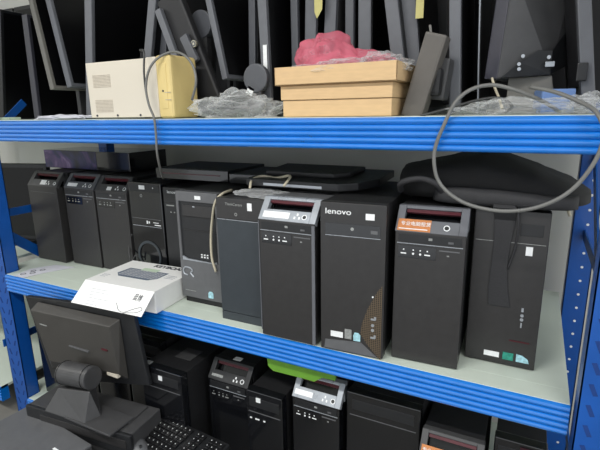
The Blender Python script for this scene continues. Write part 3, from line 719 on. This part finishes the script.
# ------------------------------------------------------------------ cream power unit
ups = empty('power_unit', (-1.342, .018, US), .0); tag(ups, 'cream metal power unit with yellowed plastic front, on the top shelf', 'power unit')
UW, UH, UD = .318, .178, .115
MB().box(0, 0, .004, UW-.05, UD, UH).build('case', 'cream', ups, bevel=.003)
MB().box(UW-.052, -.001, .003, UW-.012, UD+.001, UH+.002).build('front_collar', 'cream', ups, bevel=.004)
fpn = MB().box(UW-.014, -.004, .001, UW+.045, UD+.003, UH+.005).build('front_panel', 'yellow', ups, bevel=.012, seg=3)
MB().box(UW+.004, -.0055, .028, UW+.028, -.003, UH-.02).build('recess_panel', 'yellow', fpn, bevel=.002)
MB().cyl((UW+.012, -.0062, UH*.45), (UW+.012, -.003, UH*.45), .0032).build('indicator', 'ink', fpn)
for v in (.30, .42): MB().box(UW+.018, -.0062, UH*v, UW+.04, -.004, UH*(v+.01)).build('small_print', 'creamd', fpn)
for z in (.10, .022):
    g = MB()
    for k in range(9): g.box(.028, -.001, z+.0045*k, .108, .001, z+.0045*k+.0022)
    g.build('vent', 'creamd', ups)
for x in (.03, .125, .225): MB().cyl((x,-.002,.011),(x,.0,.011),.0035,n=12).build('screw', 'ink', ups)

# ------------------------------------------------------------------ cartons
def carton(label, xl, y0, z, w, d, h, lidh=0, rz=0, m='card'):
    r = empty('cardboard_box', (xl, y0, z), rz); tag(r, label, 'box', None)
    MB().box(0, 0, 0, w, d, h).build('carton', m, r, bevel=.002)
    return r
z = US
A1 = aty(283, 118, .03).x
c1 = carton('bottom cardboard box of the stack on the top shelf', A1+.001, .03, z, .296, .24, .042); z += .043
c2 = carton('middle cardboard box of the stack, slightly wider than the one below', A1-.003, .026, z, .302, .25, .036); z += .037
MB().box(0, -.0006, .0345, .302, .001, .0362).build('lid_seam', 'cardin', c2)
c3 = empty('cardboard_box', (A1-.014, .014, z)); tag(c3, 'topmost cardboard box with open shallow rim under the pink plastic', 'box')
t = MB().box(0, 0, 0, .326, .003, .045).box(0, .262, 0, .326, .265, .045).box(0, 0, 0, .003, .265, .045).box(.323, 0, 0, .326, .265, .045).box(0, 0, 0, .326, .265, .003)
t.build('tray', 'card', c3, bevel=.001)
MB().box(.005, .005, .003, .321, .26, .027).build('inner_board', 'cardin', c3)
ZT = z+.045
# plastics
pp = aty(318, 60, .12)
pk = crumple('pink_plastic_bag', 'pink', None, (pp.x+.008, .15, ZT-.018), .088, .075, .088, amp=.42, seed=8, freq=1.05); tag(pk, 'crumpled pink translucent plastic bag on top of the cardboard boxes', 'plastic bag')
pk = crumple('pink_plastic_bag', 'pink', None, (pp.x+.10, .14, ZT-.018), .115, .06, .046, amp=.3, seed=3, freq=1.4); tag(pk, 'flatter pink plastic sleeve lying right of the pink bag peak', 'plastic bag')
cl = crumple('clear_plastic_bag', 'clear', None, (pp.x+.07, .075, ZT-.018), .105, .05, .022, amp=.4, seed=11); tag(cl, 'clear plastic bag in front of the pink plastic on the cardboard box', 'plastic bag')
cl = crumple('clear_plastic_bag', 'clear', None, (pp.x+.19, .10, ZT-.018), .06, .06, .030, amp=.4, seed=14); tag(cl, 'clear plastic bag at the right end of the topmost cardboard box', 'plastic bag')
pc = aty(240, 110, .09)
cl = crumple('clear_plastic_bag', 'clear', None, (pc.x-.02, .10, US), .130, .07, .048, amp=.4, seed=21); tag(cl, 'crumpled clear plastic bag on top shelf between cream unit and cartons', 'plastic bag')
pc = aty(540, 108, .07)
cl = crumple('clear_plastic_bag', 'clear', None, (pc.x-.02, .085, US), .13, .07, .026, amp=.4, seed=31); tag(cl, 'clear plastic bag lying at the right end of the top shelf', 'plastic bag')
pc = aty(592, 108, .07)
cl = crumple('clear_plastic_bag', 'clear', None, (pc.x+.0, .06, US), .045, .05, .028, amp=.4, seed=35); tag(cl, 'small clear plastic bag beside the right post on top shelf', 'plastic bag')
# dark grey cloth/plates at left of top shelf
pc = aty(60, 116, .05)
cl = crumple('crumpled_sheet', 'paper', None, (pc.x-.02, .09, US), .14, .05, .012, amp=.35, seed=41); tag(cl, 'crumpled greyish paper sheet on top shelf left of the cream power unit', 'paper')

# ------------------------------------------------------------------ cables
def cable(label, pts, r, m, name='cable'):
    o = MB().tube(pts, r, 10).build(name, m, smooth=True); return tag(o, label, 'cable')
P = lambda x, y, Y: tuple(aty(x, y, Y))
cable('grey cable looping over the cream power unit and hanging below the blue beam',
      [P(192,100,-.005), P(196,82,-.01), P(193,66,0.0), P(184,55,.0), P(172,52,.02), P(158,58,.0), P(149,70,-.012), P(146,88,-.016), P(149,105,-.018), P(154,118,-.018), P(156,135,-.018), P(157,152,-.016), P(160,168,.02), P(163,178,.14)], .0036, 'cable')
cable('thin grey cable running straight down the cream power unit beside the looped cable',
      [P(140,50,.02), P(144,52,-.008), P(144,72,-.01), P(146,92,-.01), P(150,108,-.012), P(154,117,-.014)], .003, 'cabled')
cable('long grey cable draped from the top shelf in a wide loop over the black bag',
      [P(560,112,.12), P(540,100,.06), P(512,89,.03), P(490,85,.02), P(470,90,-.0), P(455,103,-.012), P(444,125,-.018), P(436,145,-.018), P(434,162,-.018), P(438,180,-.016), P(450,194,-.02), P(470,205,-.03), P(500,211,-.04), P(530,209,-.05), P(556,200,-.055), P(576,186,-.055), P(592,166,-.055), P(601,148,-.055), P(604,130,-.05), P(596,112,-.03), P(580,102,-.0), P(555,92,.03), P(530,87,.06)], .0042, 'cable')
cable('thin dark cable lying on the top shelf beside the tilted monitor base',
      [P(420,116,.03), P(450,108,.05), P(478,100,.07), P(500,98,.09), P(512,106,.07), P(506,112,.05)], .003, 'cabled')
cable('cream cable hanging below the big backwards monitor', [P(492,78,.17), P(495,88,.15), P(499,98,.10), P(502,108,.04)], .003, 'cablec')
cable('thick cream cable drooping between the framed tower and the plain tower',
      [P(232,190,.16), P(222,194,.08), P(215,203,.07), P(212,222,.085), P(211,240,.088), P(212,258,.088), P(216,272,.088)], .0042, 'cablec')
cable('pale cable coiled on the tower tops under the flat monitor',
      [P(250,188,.10), P(252,180,.13), P(262,176,.16), P(276,178,.16), P(290,176,.14), P(284,186,.09)], .004, 'cablec')
cable('short pale cable hanging from the black bag near the right post', [P(564,198,.25), P(567,207,.2), P(570,216,.2)], .004, 'cablec')
cable('thin black cable on the tower behind the white keyboard box', [P(132,234,.235), P(129,246,.23), P(131,262,.2), P(136,255,.21), P(140,262,.22)], .003, 'cabled')

# ------------------------------------------------------------------ bottom shelf towers
BS = LZ+.002
def bt(px, py, z): return atz(px, py, z)
hh = .42
def bottom_tower(x0, x1, y0, h, label, kind, **k):
    if kind == 'handle': r = handle_tower(x0, x1, y0, BS, h, label, **k)
    elif kind == 'plain':
        w = x1-x0; r = tower_root(x0, x1, y0, BS, label); body(r, w, h, .42, 'blkd')
        MB().box(-w/2, 0, .004, w/2, .032, h).build('front_panel', 'blkg', r, bevel=.003)
        MB().box(-w*.45, -.0015, h-.075, w*.45, .001, h-.073).build('trim_line', 'grey', r)
        MB().box(-w*.42, -.0012, h-.055, w*.42, .001, h-.022).build('optical_drive', 'blk', r, bevel=.001)
    return r
T1b = bottom_tower(-1.165, -.985, -.045, .40, 'black tower computer with grey plate on its lid, right of the pedestal monitor', 'plain')
MB().box(-.015, .09, .4, .055, .16, .4016).build('lid_plate', 'greyd', T1b)
MB().box(-.010, -.003, .360, .006, -.001, .377).build('white_sticker', 'sticker', T1b)
MB().box(-.085, .01, .4, -.06, .03, .4016).build('paper_label', 'greyst', T1b)
T2b = bottom_tower(-.950, -.785, .050, .41, 'black tower computer on bottom shelf with handle bezel and brand label, left of green card', 'handle', rim='blk', lab_rng=(.08,.36,.14,.26), front='blkg', lab='greyst', portm='greyst')
MB().box(-.01, .055, .41, .02, .075, .4115).build('white_sticker', 'sticker', T2b)
T3b = bottom_tower(-.755, -.625, .0, .39, 'black tower computer on bottom shelf directly under the left end of green card', 'plain')
MB().box(-.028, -.003, .356, -.012, -.001, .371).build('white_sticker', 'sticker', T3b)
g = MB()
for x in (-.05,-.03,-.022,.0): g.box(x-.004,-.002,.29,x+.003,0,.294)
g.build('port', 'sticker', T3b)
T4b = bottom_tower(-.605, -.445, .03, .45, 'black tower computer on bottom shelf with bright silver handle bezel beneath green card', 'handle', rim='silver', lab_rng=(.04,.42,.12,.34), front='blkg', icon=True)
T5b = bottom_tower(-.435, -.215, .06, .44, 'black tower computer on bottom shelf right of the silver bezel one', 'plain')
T6b = bottom_tower(-.205, -.045, .0, .40, 'tower computer on bottom shelf with orange label on charcoal handle bezel', 'handle', rim='greyd', orange=True, icon=False, front='blkg')
T7b = bottom_tower(-.025, .10, .08, .41, 'maroon tinted dark tower computer at the right end of bottom shelf', 'plain')
MB().box(-.0, -.003, .25, .04, -.001, .40).build('side_trim', 'darkred', T7b)
bottom_tower(-1.93, -1.75, .07, .40, 'black tower computer on bottom shelf nearest the left front post', 'plain')
bottom_tower(-1.74, -1.56, .07, .43, 'black tower computer on bottom shelf hidden behind the pedestal monitor left half', 'plain')
bottom_tower(-1.55, -1.37, .07, .42, 'black tower computer on bottom shelf behind the pedestal monitor hinge', 'plain')
bottom_tower(-1.36, -1.18, .07, .42, 'black tower computer on bottom shelf behind the right edge of pedestal monitor', 'plain')
# green card sleeve under the beam
gq = [aty(x, y, .02) for x, y in ((268,366),(273,371),(308,380),(314,382),(322,378),(335,381))]
gc = MB().prism([(q.x, q.z) for q in gq]+[(gq[-1].x, -.088), (gq[0].x-.004, -.088)], .02, .032, 'y').build('green_folder', 'green', bevel=.0015)
tag(gc, 'bright green folder sticking out below the lower blue beam', 'folder')
gc.location = (0, 0, 0)

# ------------------------------------------------------------------ things in front of the rack, lower left
BT = -.425
bench = empty('low_bench', (-1.22, -.30, FZ)); tag(bench, 'low dark bench in front of the rack under the pedestal monitor', 'bench')
MB().box(-.42, -.34, BT-FZ-.03, .44, .255, BT-FZ).build('bench_top', 'blkd', bench, bevel=.003)
for sx in (-.39, .39):
    for sy in (-.31, .22): MB().box(sx-.02, sy-.02, 0, sx+.02, sy+.02, BT-FZ-.03).build('leg', 'blkd', bench)
# flat desktop computer
fa0 = atz(25, 405, -.345); fb0 = atz(130, 437, -.345)
hd_ = math.atan2(fb0.y-fa0.y, fb0.x-fa0.x); wd_ = (fb0-fa0).length
dk = empty('desktop_computer', (fa0.x, fa0.y, BT+.001), hd_); tag(dk, 'flat black desktop computer carrying the pedestal monitor', 'computer')
dh = -.345-BT-.002; dd_ = .155
MB().box(.004, .012, .004, wd_-.004, dd_, dh).build('case', 'greyd', dk, bevel=.004)
MB().box(0, 0, .002, wd_, .014, dh+.001).build('front_panel', 'blk', dk, bevel=.004)
MB().box(.07, -.002, dh*.35, wd_-.02, .001, dh*.75).build('optical_drive', 'panel', dk, bevel=.002)
MB().box(wd_*.67, .05, dh-.001, wd_*.9, dd_-.01, dh+.006).build('lid_ridge', 'greyd', dk, bevel=.004)
# pedestal monitor
A = aty(27, 296, -.165); B = aty(134, 311, -.155); C = aty(149, 386, -.135); Dd = aty(50, 362, -.145)
ml = empty('lcd_monitor', (-1.22, -.19, -.343)); tag(ml, 'charcoal monitor seen from behind on a pedestal with round hinge, lower left', 'monitor')
O = Vector((-1.22, -.19, -.343))
def hex_slab(name, m, front, thick, bev=.004, parent=ml):
    fr = [Vector(p)-O for p in front]; bk = [p+Vector(thick) for p in fr]; n = len(fr)
    return MB().add(fr+bk, [tuple(range(n)), tuple(range(n,2*n))[::-1]]+[(i,(i+1)%n,(i+1)%n+n,i+n) for i in range(n)]).build(name, m, parent, bevel=bev)
BL_ = aty(60, 372, -.145)
hex_slab('housing', 'blk', [aty(25,296,-.085), aty(132,311,-.078), aty(149,386,-.07), aty(52,378,-.076)], (0,.018,0))
# raised back shell with chamfers (frustum)
outer = [aty(30,310,-.152), aty(118,323,-.14), aty(126,382,-.128), aty(46,362,-.14)]
k1 = [aty(30,310,-.122), aty(109,327,-.114), aty(119,374,-.108), aty(50,361,-.114)]
o_ = [Vector(p)-O for p in [aty(38,301.5,-.088), aty(120,319,-.08), aty(129,379,-.073), aty(52,368,-.08)]]; i_ = [Vector(p)-O for p in k1]
M['shell'] = mat('warm_charcoal_shell', (60,58,55), .5, 0, 25, .1, .08)
sh = MB().add(o_+i_, [(0,1,2,3)[::-1],(4,5,6,7)]+[(i,(i+1)%4,(i+1)%4+4,i+4) for i in range(4)]).build('back_shell', 'shell', ml, bevel=.003)
def on(x, y, Y): return aty(x, y, Y)-O
q = on(43, 325, -.1205); MB().box(q.x-.02, q.y, q.z-.002, q.x+.02, q.y+.01, q.z+.002).build('faint_logo', 'greyst', sh)
q = on(78, 349, -.1195); MB().box(q.x-.05, q.y, q.z-.0022, q.x+.05, q.y+.012, q.z+.0022).build('grip_slot', 'grey', sh)
q = on(104, 350, -.1145); MB().box(q.x-.014, q.y, q.z-.003, q.x+.014, q.y+.012, q.z+.003).build('red_mark', 'red', sh)
q = on(113, 375.5, -.109); MB().box(q.x-.03, q.y, q.z-.006, q.x+.022, q.y+.012, q.z+.006).build('label_sticker', 'cream', sh)
# hinge and neck
hA = on(64, 372, -.168); hB = on(93, 378, -.160)
MB().cyl(hA, hB, .040, n=32).build('hinge', 'greyd', ml, bevel=.004)
dv = (hB-hA).normalized()
MB().cyl(hA+dv*.006, hA+dv*.009, .0412, n=32).cyl(hB-dv*.020, hB-dv*.017, .0412, n=32).build('hinge_groove', 'blkg', ml)
nk = [on(58,388,-.20), on(90,392,-.192), on(84,424,-.235), on(44,408,-.245)]
n2 = [on(66,380,-.14), on(96,386,-.135), Vector((on(96,412,-.2).x, -.01+.02, 0.003)), Vector((on(55,405,-.2).x, .01, .003))]
for v in (nk[2], nk[3]): v.z = .003
MB().add(nk+n2, [(0,1,2,3),(7,6,5,4),(0,4,5,1),(1,5,6,2),(2,6,7,3),(3,7,4,0)]).build('stand_neck', 'greyd', ml, bevel=.003)
MB().box(-.12, -.05, 0, .10, .055, .008).build('stand_base', 'greyd', ml, bevel=.003)
# flat grey slab at the very bottom left
sl0 = atz(0, 428, -.375)
lp = empty('laptop', (-1.40, -.36, BT+.001), -.10); tag(lp, 'closed grey laptop at the bottom left corner in front of the desktop computer', 'laptop')
MB().box(-.20, -.12, 0, .19, .13, .022).build('laptop_base', 'greyd', lp, bevel=.004)
MB().box(-.20, -.12, .024, .19, .13, .036).build('laptop_lid', 'grey', lp, bevel=.004)
MB().box(.10, .05, .0355, .125, .058, .0368).build('lid_sticker', 'sticker', lp)
# keyboard
kb = empty('keyboard', (-1.02, -.10, BT+.004)); kb.rotation_euler = (.10, 0, -.08); tag(kb, 'black keyboard with white key legends in front of the bottom shelf towers', 'keyboard')
MB().box(-.215, -.075, 0, .215, .075, .016).build('keyboard_tray', 'blk', kb, bevel=.003)
ks = MB(); kl = MB()
for i in range(21):
    for j in range(6):
        x = -.205+i*.0197; y = -.068+j*.0225
        if i in (14, 17): continue
        ks.box(x, y, .016, x+.0172, y+.019, .023)
        kl.box(x+.005, y+.010, .0231, x+.0078, y+.013, .0235)
ko = ks.build('keycaps', 'key', kb, bevel=.0012, seg=1); tag(ko, kind='stuff')
kl.build('key_legends', 'sticker', ko)
# rounded grey mouse
ms = empty('computer_mouse', (atz(137,446,-.41).x, atz(137,446,-.41).y, BT+.001), -.35); tag(ms, 'rounded grey mouse in front of the black keyboard at the bottom edge', 'mouse')
def mouse():
    mb = MB(); vs = []; n, k = 18, 16
    for i in range(n+1):
        t = i/n; x = -.055+.11*t; r = max(.03, 1-abs(2*t-1)**2.6)**.5; hz = .034*r*(.8+.3*math.sin(PI*t)); hy = .03*r
        for j in range(k):
            a = 2*PI*j/k; vs.append(Vector((x, hy*math.cos(a), max(0, hz*.35+hz*.65*math.sin(a)))))
    fs = [tuple(range(k))[::-1], tuple(range(n*k, n*k+k))]
    for i in range(n):
        for j in range(k): fs.append((i*k+j, i*k+(j+1)%k, (i+1)*k+(j+1)%k, (i+1)*k+j))
    return mb.add(vs, fs)
mouse().build('shell', 'grey', ms, smooth=True)
MB().cyl((.028,-.004,.026),(.028,.004,.026), .007).build('wheel', 'blk', ms)

# ------------------------------------------------------------------ light
def area(name, loc, sx, sy, e, rot=(0,0,0), col=(1,1,1)):
    l = bpy.data.lights.new(name, 'AREA'); l.shape = 'RECTANGLE'; l.size = sx; l.size_y = sy; l.energy = e; l.color = col
    o = bpy.data.objects.new(name, l); COL.objects.link(o); o.location = loc; o.rotation_euler = rot; return o
area('ceiling_tube', (-.95, -1.45, 1.93), 1.2, .08, 28, col=(1,.985,.96))
area('ceiling_tube', (-3.3, -1.35, 1.93), 1.2, .10, 24, col=(1,.985,.96))
area('ceiling_tube', (1.1, -1.45, 1.93), 1.2, .10, 22, col=(1,.985,.96))
w = bpy.data.worlds.new('room_air'); S.world = w; w.use_nodes = True
w.node_tree.nodes['Background'].inputs[0].default_value = (.92, .96, 1, 1); w.node_tree.nodes['Background'].inputs[1].default_value = .95
S.view_settings.view_transform = 'Standard'; S.view_settings.look = 'None'; S.view_settings.gamma = 1; S.view_settings.exposure = .45
